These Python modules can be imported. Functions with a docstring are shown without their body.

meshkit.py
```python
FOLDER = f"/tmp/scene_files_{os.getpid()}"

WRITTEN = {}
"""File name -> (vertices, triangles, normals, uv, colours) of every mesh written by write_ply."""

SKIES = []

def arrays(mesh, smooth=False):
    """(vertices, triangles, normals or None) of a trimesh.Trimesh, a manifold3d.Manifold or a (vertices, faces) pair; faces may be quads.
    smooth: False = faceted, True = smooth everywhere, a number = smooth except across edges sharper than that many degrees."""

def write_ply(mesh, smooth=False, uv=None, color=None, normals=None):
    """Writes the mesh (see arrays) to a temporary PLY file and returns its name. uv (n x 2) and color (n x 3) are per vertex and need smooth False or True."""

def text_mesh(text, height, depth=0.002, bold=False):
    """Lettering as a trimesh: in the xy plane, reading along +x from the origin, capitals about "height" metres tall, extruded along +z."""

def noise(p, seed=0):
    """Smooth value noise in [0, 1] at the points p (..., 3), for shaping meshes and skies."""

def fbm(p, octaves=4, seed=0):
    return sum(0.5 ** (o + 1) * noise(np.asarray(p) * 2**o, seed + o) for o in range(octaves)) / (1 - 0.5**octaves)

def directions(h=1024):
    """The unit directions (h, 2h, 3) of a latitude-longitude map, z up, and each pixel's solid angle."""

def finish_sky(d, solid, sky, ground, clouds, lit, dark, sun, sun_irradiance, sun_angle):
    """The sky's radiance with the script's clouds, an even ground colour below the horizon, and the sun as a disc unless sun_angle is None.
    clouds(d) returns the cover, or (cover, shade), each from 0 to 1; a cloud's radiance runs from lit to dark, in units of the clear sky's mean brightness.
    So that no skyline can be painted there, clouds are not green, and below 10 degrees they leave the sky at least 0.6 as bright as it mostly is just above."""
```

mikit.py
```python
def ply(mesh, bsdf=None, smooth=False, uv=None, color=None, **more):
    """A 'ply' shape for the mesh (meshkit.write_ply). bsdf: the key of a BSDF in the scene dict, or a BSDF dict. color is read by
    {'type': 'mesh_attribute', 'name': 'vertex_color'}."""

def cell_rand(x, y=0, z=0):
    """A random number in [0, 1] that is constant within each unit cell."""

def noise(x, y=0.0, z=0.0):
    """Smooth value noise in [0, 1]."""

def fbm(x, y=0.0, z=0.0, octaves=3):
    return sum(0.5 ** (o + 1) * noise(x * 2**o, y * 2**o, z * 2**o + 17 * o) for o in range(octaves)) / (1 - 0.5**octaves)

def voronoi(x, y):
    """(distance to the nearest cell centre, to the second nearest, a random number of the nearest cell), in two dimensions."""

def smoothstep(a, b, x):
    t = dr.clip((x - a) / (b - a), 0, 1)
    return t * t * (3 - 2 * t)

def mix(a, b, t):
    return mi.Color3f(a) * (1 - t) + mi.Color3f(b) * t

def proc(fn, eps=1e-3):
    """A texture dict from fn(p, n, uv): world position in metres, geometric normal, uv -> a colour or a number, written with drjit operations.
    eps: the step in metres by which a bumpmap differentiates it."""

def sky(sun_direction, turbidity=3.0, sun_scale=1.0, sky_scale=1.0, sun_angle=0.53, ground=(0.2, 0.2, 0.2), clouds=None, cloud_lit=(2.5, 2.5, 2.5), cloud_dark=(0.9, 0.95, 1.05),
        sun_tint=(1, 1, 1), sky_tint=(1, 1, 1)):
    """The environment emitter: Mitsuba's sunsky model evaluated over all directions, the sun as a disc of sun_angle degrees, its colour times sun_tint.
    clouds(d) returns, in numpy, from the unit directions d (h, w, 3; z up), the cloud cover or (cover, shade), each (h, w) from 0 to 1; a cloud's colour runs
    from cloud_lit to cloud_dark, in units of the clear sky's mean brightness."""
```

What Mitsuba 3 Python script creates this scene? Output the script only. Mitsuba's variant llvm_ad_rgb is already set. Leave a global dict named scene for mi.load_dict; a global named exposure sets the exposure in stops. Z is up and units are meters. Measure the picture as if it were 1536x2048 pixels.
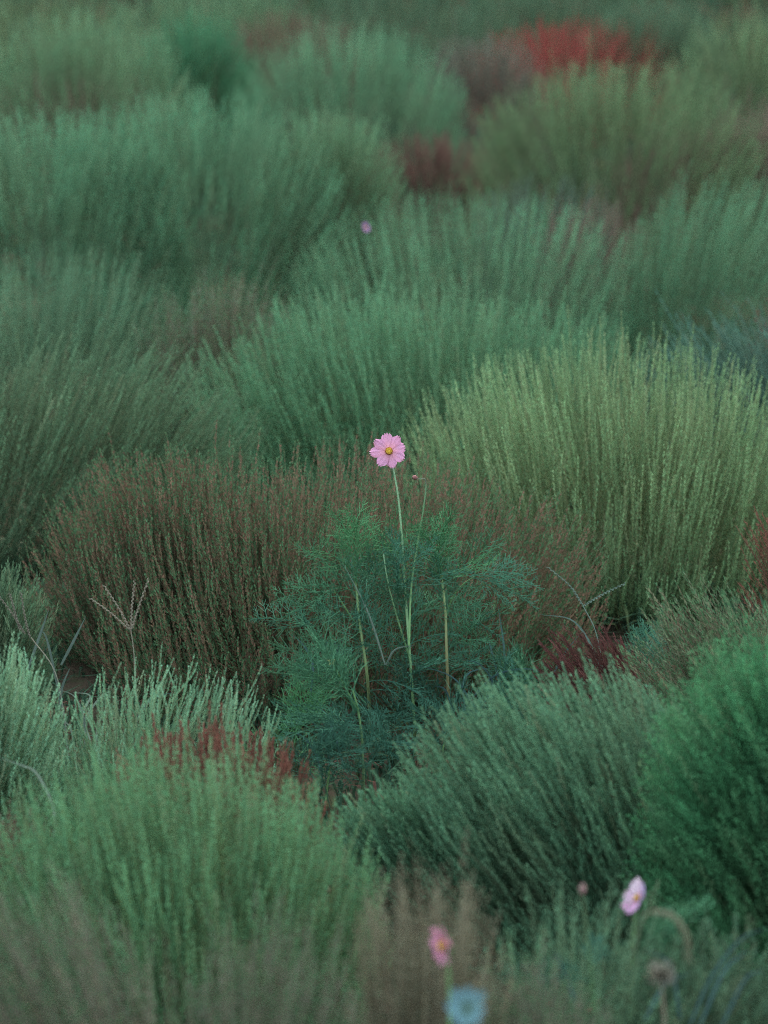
import math
import numpy as np
import mitsuba as mi
import mikit
import meshkit

T = mi.ScalarTransform4f
scene, labels = {}, {}

# ------------------------------------------------------------------ camera, sky, exposure
CAM = np.array([0.0, -8.81, 2.445])
PITCH = math.radians(12.5)
AIM = np.array([0.0, math.cos(PITCH), -math.sin(PITCH)])
scene['camera'] = {
    'type': 'thinlens', 'fov': math.degrees(2 * math.atan(768 / 9000.0)), 'fov_axis': 'x',
    'to_world': T().look_at(origin=CAM.tolist(), target=(CAM + AIM).tolist(), up=[0, 0, 1]),
    'aperture_radius': 0.0205, 'focus_distance': 9.05, 'near_clip': 0.5, 'far_clip': 400.0,
}


def clouds(d):
    c = meshkit.fbm(d * np.array([2.0, 2.0, 4.0]), 4, 5)
    return np.ones(d.shape[:2]), np.clip(1 - d[..., 2] + (c - 0.5) * 0.6, 0, 1)


# a cool evening overcast, brightest overhead as overcast skies are
scene['sky'] = mikit.sky([0.35, 0.55, 0.75], turbidity=3, sun_scale=0.1, sun_angle=25, clouds=clouds,
                         cloud_lit=(1.85, 2.10, 2.22), cloud_dark=(0.60, 0.70, 0.76), sky_scale=0.55)
exposure = 4.85

# ------------------------------------------------------------------ materials
scene['leafy'] = {'type': 'principledthin', 'base_color': {'type': 'mesh_attribute', 'name': 'vertex_color'},
                  'roughness': 0.65, 'diff_trans': 0.7, 'eta': 1.35}
scene['stalky'] = {'type': 'twosided', 'bsdf': {'type': 'principled', 'base_color': {'type': 'mesh_attribute', 'name': 'vertex_color'},
                                                'roughness': 0.6, 'specular': 0.3}}
scene['petal_skin'] = {'type': 'principledthin', 'base_color': {'type': 'mesh_attribute', 'name': 'vertex_color'},
                       'roughness': 0.6, 'diff_trans': 0.55, 'eta': 1.3}


def soil(p, n, uv):
    a = mikit.fbm(p.x * 9, p.y * 9, p.z * 9, 4)
    b = mikit.noise(p.x * 60, p.y * 60, 3.0)
    c = mikit.mix((0.030, 0.026, 0.020), (0.075, 0.060, 0.045), mikit.smoothstep(0.3, 0.7, a))
    return mikit.mix(c, (0.05, 0.06, 0.035), mikit.smoothstep(0.55, 0.8, b) * 0.6)


scene['soil'] = {'type': 'twosided', 'bsdf': {'type': 'diffuse', 'reflectance': mikit.proc(soil)}}

# ------------------------------------------------------------------ helpers
COUNT = {}


def numbered(name):
    k = COUNT.get(name, 0)
    COUNT[name] = k + 1
    return name if k == 0 else f'{name}_{k:03d}'


def thing(name, label, cat, group=None):
    key = numbered(name)
    labels[key] = {'label': label, 'category': cat}
    if group:
        labels[key]['group'] = group
    return key


class Build:
    """Collects vertices, faces and colours of one mesh."""

    def __init__(self):
        self.v, self.f, self.c, self.n = [], [], [], 0

    def add(self, v, f, c):
        v = np.asarray(v, float).reshape(-1, 3)
        self.v.append(v)
        self.f.append(np.asarray(f, int).reshape(-1, 3) + self.n)
        self.c.append(np.broadcast_to(np.asarray(c, float), v.shape).copy())
        self.n += len(v)

    def out(self, key, bsdf='leafy', smooth=False, kind=None, label=None):
        if not self.n:
            return
        v, f, c = np.vstack(self.v), np.vstack(self.f), np.clip(np.vstack(self.c), 0.003, 0.95)
        scene[key] = mikit.ply((v, f), bsdf, smooth=smooth, color=c)
        if kind or label:
            labels.setdefault(key, {})
            if kind:
                labels[key]['kind'] = kind
            if label:
                labels[key]['label'] = label


def tube(pts, rad, sides=5):
    """(vertices, faces) of a closed tapering tube through the points."""
    p = np.asarray(pts, float)
    r = np.broadcast_to(np.asarray(rad, float), len(p))
    t = np.gradient(p, axis=0)
    t /= np.linalg.norm(t, axis=1, keepdims=True) + 1e-12
    ref = np.array([1.0, 0, 0]) if abs(t[0, 0]) < 0.8 else np.array([0, 1.0, 0])
    a = np.cross(t, ref)
    a /= np.linalg.norm(a, axis=1, keepdims=True) + 1e-12
    b = np.cross(t, a)
    th = np.arange(sides) * 2 * np.pi / sides
    v = p[:, None] + r[:, None, None] * (np.cos(th)[None, :, None] * a[:, None] + np.sin(th)[None, :, None] * b[:, None])
    i, j = np.meshgrid(np.arange(len(p) - 1), np.arange(sides), indexing='ij')
    q = np.stack([i * sides + j, i * sides + (j + 1) % sides, (i + 1) * sides + (j + 1) % sides, (i + 1) * sides + j], -1).reshape(-1, 4)
    return v.reshape(-1, 3), np.vstack([q[:, [0, 1, 2]], q[:, [0, 2, 3]]])


def spline(pts, n=12):
    """Smooth curve through the points (Catmull-Rom)."""
    p = np.asarray(pts, float)
    if len(p) == 2:
        return p[0] + (p[1] - p[0]) * np.linspace(0, 1, n)[:, None]
    p = np.vstack([2 * p[0] - p[1], p, 2 * p[-1] - p[-2]])
    out = []
    for k in range(1, len(p) - 2):
        t = np.linspace(0, 1, n, endpoint=k == len(p) - 3)[:, None]
        out.append(0.5 * (2 * p[k] + (p[k + 1] - p[k - 1]) * t + (2 * p[k - 1] - 5 * p[k] + 4 * p[k + 1] - p[k + 2]) * t**2
                          + (3 * p[k] - p[k - 1] - 3 * p[k + 1] + p[k + 2]) * t**3))
    return np.vstack(out)


def unit(v):
    return v / (np.linalg.norm(v, axis=-1, keepdims=True) + 1e-12)


# ------------------------------------------------------------------ ground
def ground():
    xs = np.concatenate([[-150, -40, -14, -6], np.linspace(-2.6, 2.6, 53), [6, 14, 40, 150]])
    ys = np.concatenate([[-60, -20, -9], np.linspace(-4, 15, 191), [16, 30, 80, 250]])
    x, y = np.meshgrid(xs, ys)
    z = 0.05 * (meshkit.fbm(np.stack([x * 2.5, y * 2.5, x * 0], -1), 4, 3) - 0.5)
    i, j = np.meshgrid(np.arange(len(ys) - 1), np.arange(len(xs) - 1), indexing='ij')
    a = i * len(xs) + j
    f = np.stack([a, a + 1, a + 1 + len(xs), a + len(xs)], -1).reshape(-1, 4)
    scene['ground'] = mikit.ply((np.stack([x, y, z], -1).reshape(-1, 3), f), 'soil', smooth=True)
    labels['ground'] = {'label': 'dark bare soil between the bushes', 'category': 'ground', 'kind': 'structure'}


ground()

# ------------------------------------------------------------------ bushes
# colour: (low leaf, tip leaf, stem, spread)
COLOURS = {
    'leaf': ((0.058, 0.120, 0.063), (0.121, 0.250, 0.147), (0.155, 0.220, 0.109)),
    'leaf2': ((0.049, 0.120, 0.068), (0.112, 0.240, 0.153), (0.165, 0.250, 0.142)),
    'sage': ((0.066, 0.125, 0.084), (0.106, 0.214, 0.144), (0.14, 0.21, 0.13)),
    'sage2': ((0.068, 0.125, 0.068), (0.116, 0.230, 0.147), (0.145, 0.200, 0.120)),
    'mint': ((0.078, 0.150, 0.082), (0.184, 0.330, 0.240), (0.272, 0.340, 0.207)),
    'mint2': ((0.053, 0.120, 0.076), (0.107, 0.255, 0.164), (0.155, 0.250, 0.153)),
    'teal': ((0.034, 0.075, 0.071), (0.073, 0.150, 0.131), (0.136, 0.220, 0.164)),
    'slate': ((0.058, 0.085, 0.076), (0.102, 0.155, 0.131), (0.116, 0.140, 0.120)),
    'deep': ((0.045, 0.085, 0.058), (0.080, 0.145, 0.100), (0.10, 0.14, 0.09)),
    'emerald': ((0.036, 0.112, 0.060), (0.078, 0.235, 0.120), (0.07, 0.18, 0.09)),
    'emerald2': ((0.029, 0.100, 0.065), (0.058, 0.190, 0.120), (0.078, 0.180, 0.087)),
    'olive': ((0.053, 0.090, 0.055), (0.102, 0.175, 0.114), (0.145, 0.180, 0.109)),
    'olive2': ((0.068, 0.112, 0.060), (0.126, 0.208, 0.120), (0.15, 0.19, 0.11)),
    'olivebrown': ((0.120, 0.090, 0.070), (0.136, 0.190, 0.125), (0.200, 0.140, 0.110)),
    'straw': ((0.082, 0.130, 0.065), (0.175, 0.275, 0.158), (0.242, 0.280, 0.153)),
    'rust': ((0.066, 0.082, 0.050), (0.196, 0.124, 0.096), (0.20, 0.13, 0.09)),
    'tan': ((0.070, 0.118, 0.084), (0.160, 0.165, 0.135), (0.20, 0.17, 0.14)),
    'khaki': ((0.090, 0.118, 0.080), (0.185, 0.182, 0.135), (0.22, 0.19, 0.14)),
    'taupe': ((0.095, 0.078, 0.066), (0.165, 0.132, 0.112), (0.17, 0.125, 0.105)),
    'taupegreen': ((0.078, 0.085, 0.071), (0.126, 0.165, 0.131), (0.190, 0.140, 0.110)),
    'brown': ((0.085, 0.065, 0.050), (0.125, 0.105, 0.080), (0.130, 0.090, 0.070)),
    'brown2': ((0.073, 0.085, 0.071), (0.121, 0.135, 0.114), (0.140, 0.120, 0.100)),
    'red': ((0.115, 0.068, 0.052), (0.172, 0.076, 0.062), (0.17, 0.08, 0.06)),
    'scarlet': ((0.200, 0.044, 0.045), (0.275, 0.056, 0.059), (0.26, 0.055, 0.055)),
    'dullred': ((0.095, 0.062, 0.054), (0.140, 0.082, 0.072), (0.14, 0.08, 0.07)),
    'darkred': ((0.075, 0.042, 0.040), (0.100, 0.046, 0.046), (0.13, 0.055, 0.05)),
    'maroon': ((0.080, 0.045, 0.045), (0.150, 0.065, 0.070), (0.150, 0.060, 0.060)),
}
# style: leafy length, leaf length, leaf width, leaves per shoot, leaf angle, outward pull, wave
STYLES = {
    'spire': dict(L=0.32, ll=0.017, lw=0.0024, n=50, ang=28, out=0.34, wave=0.012),
    'plume': dict(L=0.32, ll=0.0125, lw=0.0027, n=66, ang=30, out=0.28, wave=0.012),
    'stout': dict(L=0.30, ll=0.0140, lw=0.0030, n=66, ang=28, out=0.28, wave=0.012),
    'dome': dict(L=0.18, ll=0.019, lw=0.0030, n=42, ang=36, out=0.5, wave=0.010),
    'soft': dict(L=0.16, ll=0.017, lw=0.0026, n=52, ang=42, out=0.8, wave=0.008),
    'curvy': dict(L=0.34, ll=0.0095, lw=0.0022, n=72, ang=22, out=0.22, wave=0.018),
}


def template(rng, st, n, wide, light=False):
    """One shoot in its own frame: per vertex (s along, along offset, two side offsets, colour class, leaf tone), and faces."""
    s = (np.arange(n) + rng.uniform(0, 1, n)) / n
    s = 0.06 + 0.94 * s**0.85
    az = np.arange(n) * 2.39996 + rng.normal(0, 0.5, n)
    ll = st['ll'] * (1.12 - 0.62 * s**3) * rng.uniform(0.7, 1.25, n)
    an = np.radians(st['ang'] * (1.25 - 0.6 * s)) * rng.uniform(0.7, 1.35, n)
    w = st['lw'] * wide * rng.uniform(0.75, 1.25, n)
    out = np.stack([np.cos(az), np.sin(az)], 1)
    side = np.stack([-np.sin(az), np.cos(az)], 1)
    vs = []
    for kind in range(4):  # root, two widest points, tip: a small kite
        al = (0, 0.42, 0.42, 1.0)[kind] * ll * np.cos(an)
        ou = (0, 0.50, 0.50, 1.0)[kind] * ll * np.sin(an)
        sd = (0, 1, -1, 0)[kind] * w * 0.5
        xy = out * ou[:, None] + side * sd[:, None]
        vs.append(np.stack([s, al, xy[:, 0], xy[:, 1], np.zeros(n), rng.uniform(0, 1, n) if kind == 0 else vs[0][:, 5]], 1))
    if light:  # far or blurred bushes: one triangle per leaf
        v = np.stack(vs[1:], 1).reshape(-1, 6)
        f = np.arange(3 * n).reshape(-1, 3)
    else:
        v = np.stack(vs, 1).reshape(-1, 6)
        a = np.arange(n)[:, None] * 4
        f = np.concatenate([a + [0, 1, 2], a + [1, 3, 2]], 1).reshape(-1, 3)
    rings, stem = (3 if light else 5), []
    for k in range(rings):
        for j in range(3):
            r = 0.0010 * wide**0.5 * (1 - 0.75 * k / (rings - 1))
            stem.append([k / (rings - 1), 0, r * math.cos(j * 2.094), r * math.sin(j * 2.094), 1, 0.5])
    base, sf = len(v), []
    for k in range(rings - 1):
        for j in range(3):
            p, q = k * 3 + j, k * 3 + (j + 1) % 3
            sf += [[base + p, base + q, base + q + 3], [base + p, base + q + 3, base + p + 3]]
    return np.vstack([v, stem]), np.vstack([f, sf])


def grow(P0, P1, P2, wave, tone, cols, tpl, rng, bract, riper):
    """All shoots (Bezier P0 P1 P2) of one template at once: vertices (k, m, 3), colours, faces."""
    v, f = tpl
    s = v[None, :, 0, None]
    C = (1 - s) ** 2 * P0[:, None] + 2 * s * (1 - s) * P1[:, None] + s**2 * P2[:, None]
    D = unit(2 * (1 - s) * (P1 - P0)[:, None] + 2 * s * (P2 - P1)[:, None])
    ref = unit(np.stack([np.cos(tone[:, 3] * 6.28), np.sin(tone[:, 3] * 6.28), 0 * tone[:, 3]], 1))[:, None]
    N = unit(np.cross(D, ref + 0 * D))
    B = np.cross(D, N)
    C = C + wave[:, None, None] * np.sin(s * 5.5 + tone[:, 4, None, None] * 6.28) * N * np.minimum(1, s * 2)
    V = C + D * v[None, :, 1, None] + N * v[None, :, 2, None] + B * v[None, :, 3, None]
    low, top, stem = (np.array(c) for c in cols)
    # young growth at the tips is paler, as on the plant itself
    w = np.clip(s * 1.1 - 0.1, 0, 1) * tone[:, 1, None, None]
    leaf = low * (1 - w) + top * w
    leaf = leaf * (1 - 0.55 * riper[:, None, None]) + leaf.sum(-1, keepdims=True) * np.array([0.40, 0.36, 0.24]) * 0.55 * riper[:, None, None]
    leaf = leaf * (0.84 + 0.32 * v[None, :, 5, None]) * tone[:, 0, None, None]
    if bract is not None:  # rust coloured seed clusters on the upper part of a shoot, green tip
        hit = ((v[None, :, 5, None] * 7.3 + tone[:, 2, None, None]) % 1 < 0.36 + 0.36 * (tone[:, 2, None, None] > 0.55)) & (s > 0.3) & (s < 0.96)
        leaf = np.where(hit, leaf, np.array(bract) * (0.7 + 0.6 * v[None, :, 5, None]))
    col = np.where(v[None, :, 4, None] > 0.5, stem * tone[:, 0, None, None], leaf)
    return V, col, f


GREENISH = (0.070, 0.150, 0.080)


def bush(k, x, y, h, r, style, colour, n, lean, parts, label):
    rng = np.random.default_rng(100 + k)
    key = thing('kochia_bush', label, 'bush', 'kochia bushes of the field')
    st = STYLES[style]
    dist = math.hypot(x - CAM[0], y - CAM[1])
    blur = abs(1 - 9.0 / dist)
    wide = 1.0 + 2.2 * min(blur, 0.4) + (0.25 if colour == 'rust' else 0)
    nl = int(st['n'] * (1.0 - 1.1 * min(blur, 0.4)))
    zc = 0.42 * h
    # tips over an uneven dome, thinner on the side away from the path
    m = int(n * 2.2)
    se = 1 - 1.5 * rng.uniform(0, 1, m) ** 1.25
    ph = rng.uniform(0, 2 * np.pi, m)
    back = np.clip(np.sin(ph) * np.sqrt(1 - se**2), 0, 1)
    keep = rng.uniform(0, 1, m) > (0.6 if dist < 10.5 else 0.8) * back
    se, ph = se[keep][:n], ph[keep][:n]
    n = len(se)
    ce = np.sqrt(1 - se**2)
    d = np.stack([ce * np.cos(ph), ce * np.sin(ph), se], 1)
    lump = 1 + (0.26 if dist < 12.5 else 0.11) * (meshkit.fbm(d * 2.3 + k * 7.7, 3, k) - 0.5)
    shell = 1 - (0.30 if dist < 12.5 else 0.18) * rng.uniform(0, 1, n) ** 1.8
    m = lump * shell * 1.04
    full = (ce + 1e-6) ** (-0.04 if colour == 'rust' else -0.14 if dist < 12.5 else -0.2)  # fuller than an ellipsoid: a broad rounded mound
    tip = np.stack([x + r * d[:, 0] * m * full, y + r * d[:, 1] * m * full, zc + np.where(se > 0, h - zc, zc * 0.95) * np.sign(se) * np.abs(se) ** 0.85 * m], 1)
    tip[:, 2] += h * (rng.normal(0, 0.026 if dist < 12.5 else 0.009, n) + 0.13 * (rng.uniform(0, 1, n) > 0.95) * rng.uniform(0, 1, n)) * (0.3 + np.clip(se, 0, 1))
    leanv = np.array([lean, 0, 0])
    tip += leanv * (tip[:, 2:] - 0.3 * h) * 0.45
    swirl = meshkit.fbm(d * 3.1 + 40 + k, 2, k + 5)[:, None] - 0.5
    dirs = unit(np.array([0, 0, 1.0]) + st['out'] * d * np.array([1, 1, 0]) + leanv * 1.3 + swirl * np.array([0.36, 0.2, 0]) + rng.normal(0, 0.06, (n, 3)))
    root = np.array([x - lean * 0.25 * h, y, 0.0]) + np.stack([r * 0.18 * rng.normal(0, 1, n), r * 0.18 * rng.normal(0, 1, n), 0 * se], 1)
    L = st['L'] * np.clip(h / 0.5, 0.6, 1.35) * rng.uniform(0.7, 1.15, n)
    L = np.minimum(L, 0.95 * np.linalg.norm(tip - root, axis=1))
    P2 = tip
    P1 = tip - dirs * (0.52 * L)[:, None]
    P0 = P1 - unit(0.45 * dirs + 0.75 * unit(tip - root)) * (0.48 * L)[:, None]
    for P in (P0, P1, P2):
        P[:, 2] = np.maximum(P[:, 2], 0.02)
    tone = np.stack([np.exp(rng.normal(0, 0.13, n)), rng.uniform(0.55, 1.1, n), rng.uniform(0, 1, n), rng.uniform(0, 1, n), rng.uniform(0, 1, n)], 1)
    wave = st['wave'] * rng.uniform(0.2, 1.0, n)
    low, top, stem = (np.array(c) for c in COLOURS[colour])
    if top[1] > top[0] * 1.25:
        top, low = top * np.array([1.0, 1.17, 1.08]), low * np.array([0.95, 1.05, 1.0])
    # patches of different ripeness over one bush
    patch = meshkit.fbm(d * 1.9 + 90 + k, 2, k + 9)
    tone[:, 0] *= 0.82 + 0.36 * patch
    riper = np.clip(meshkit.fbm(d * 2.6 + 150 + k, 3, k + 21) * 2.6 - 1.25, 0, 1) * rng.uniform(0.3, 1.0, n)  # patches turning olive and brown
    riper = np.maximum(riper, 0.8 * (rng.uniform(0, 1, n) > 0.94))
    bract = GREENISH if colour in ('rust', 'olivebrown', 'tan', 'taupegreen') else None
    sub = np.argsort(-(d[:, 2] - 0.6 * d[:, 1] + rng.uniform(0, 0.8, n)))[:parts]
    alone = np.zeros(n, bool)
    alone[sub] = True
    mass = Build()
    tpls = [template(rng, st, nl, wide, blur > 0.21) for _ in range(5)]
    which = rng.integers(0, 5, n)
    c = 0
    for t in range(5):
        i = np.nonzero(which == t)[0]
        if not len(i):
            continue
        V, col, f = grow(P0[i], P1[i], P2[i], wave[i], tone[i], (low, top, stem), tpls[t], rng, bract, riper[i])
        free = ~alone[i]
        nv = V.shape[1]
        F = (f[None] + (np.arange(free.sum()) * nv)[:, None, None]).reshape(-1, 3)
        mass.add(V[free].reshape(-1, 3), F, col[free].reshape(-1, 3))
        for q in np.nonzero(~free)[0]:
            one = Build()
            one.add(V[q], f, col[q])
            one.out(f'{key}__shoot' + (f'_{c:03d}' if c else ''))
            c += 1
    mass.out(f'{key}__foliage', kind='stuff')
    # woody branches that carry the shoots
    wood = Build()
    pick = rng.permutation(n)[:max(24, n // 9)]
    for i in pick:
        g = np.array([x - lean * 0.25 * h, y, -0.02]) + np.append(rng.normal(0, 0.012, 2), 0)
        mid = g * 0.45 + P0[i] * 0.55 + np.array([0, 0, -0.10 * h])
        mid[2] = max(mid[2], 0.02)
        v, f = tube(spline([g, mid, P0[i]], 4), np.linspace(0.0032, 0.0011, 8), 3)
        wood.add(v, f, stem * 0.75)
    wood.out(f'{key}__branches', 'stalky', kind='stuff')


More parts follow.
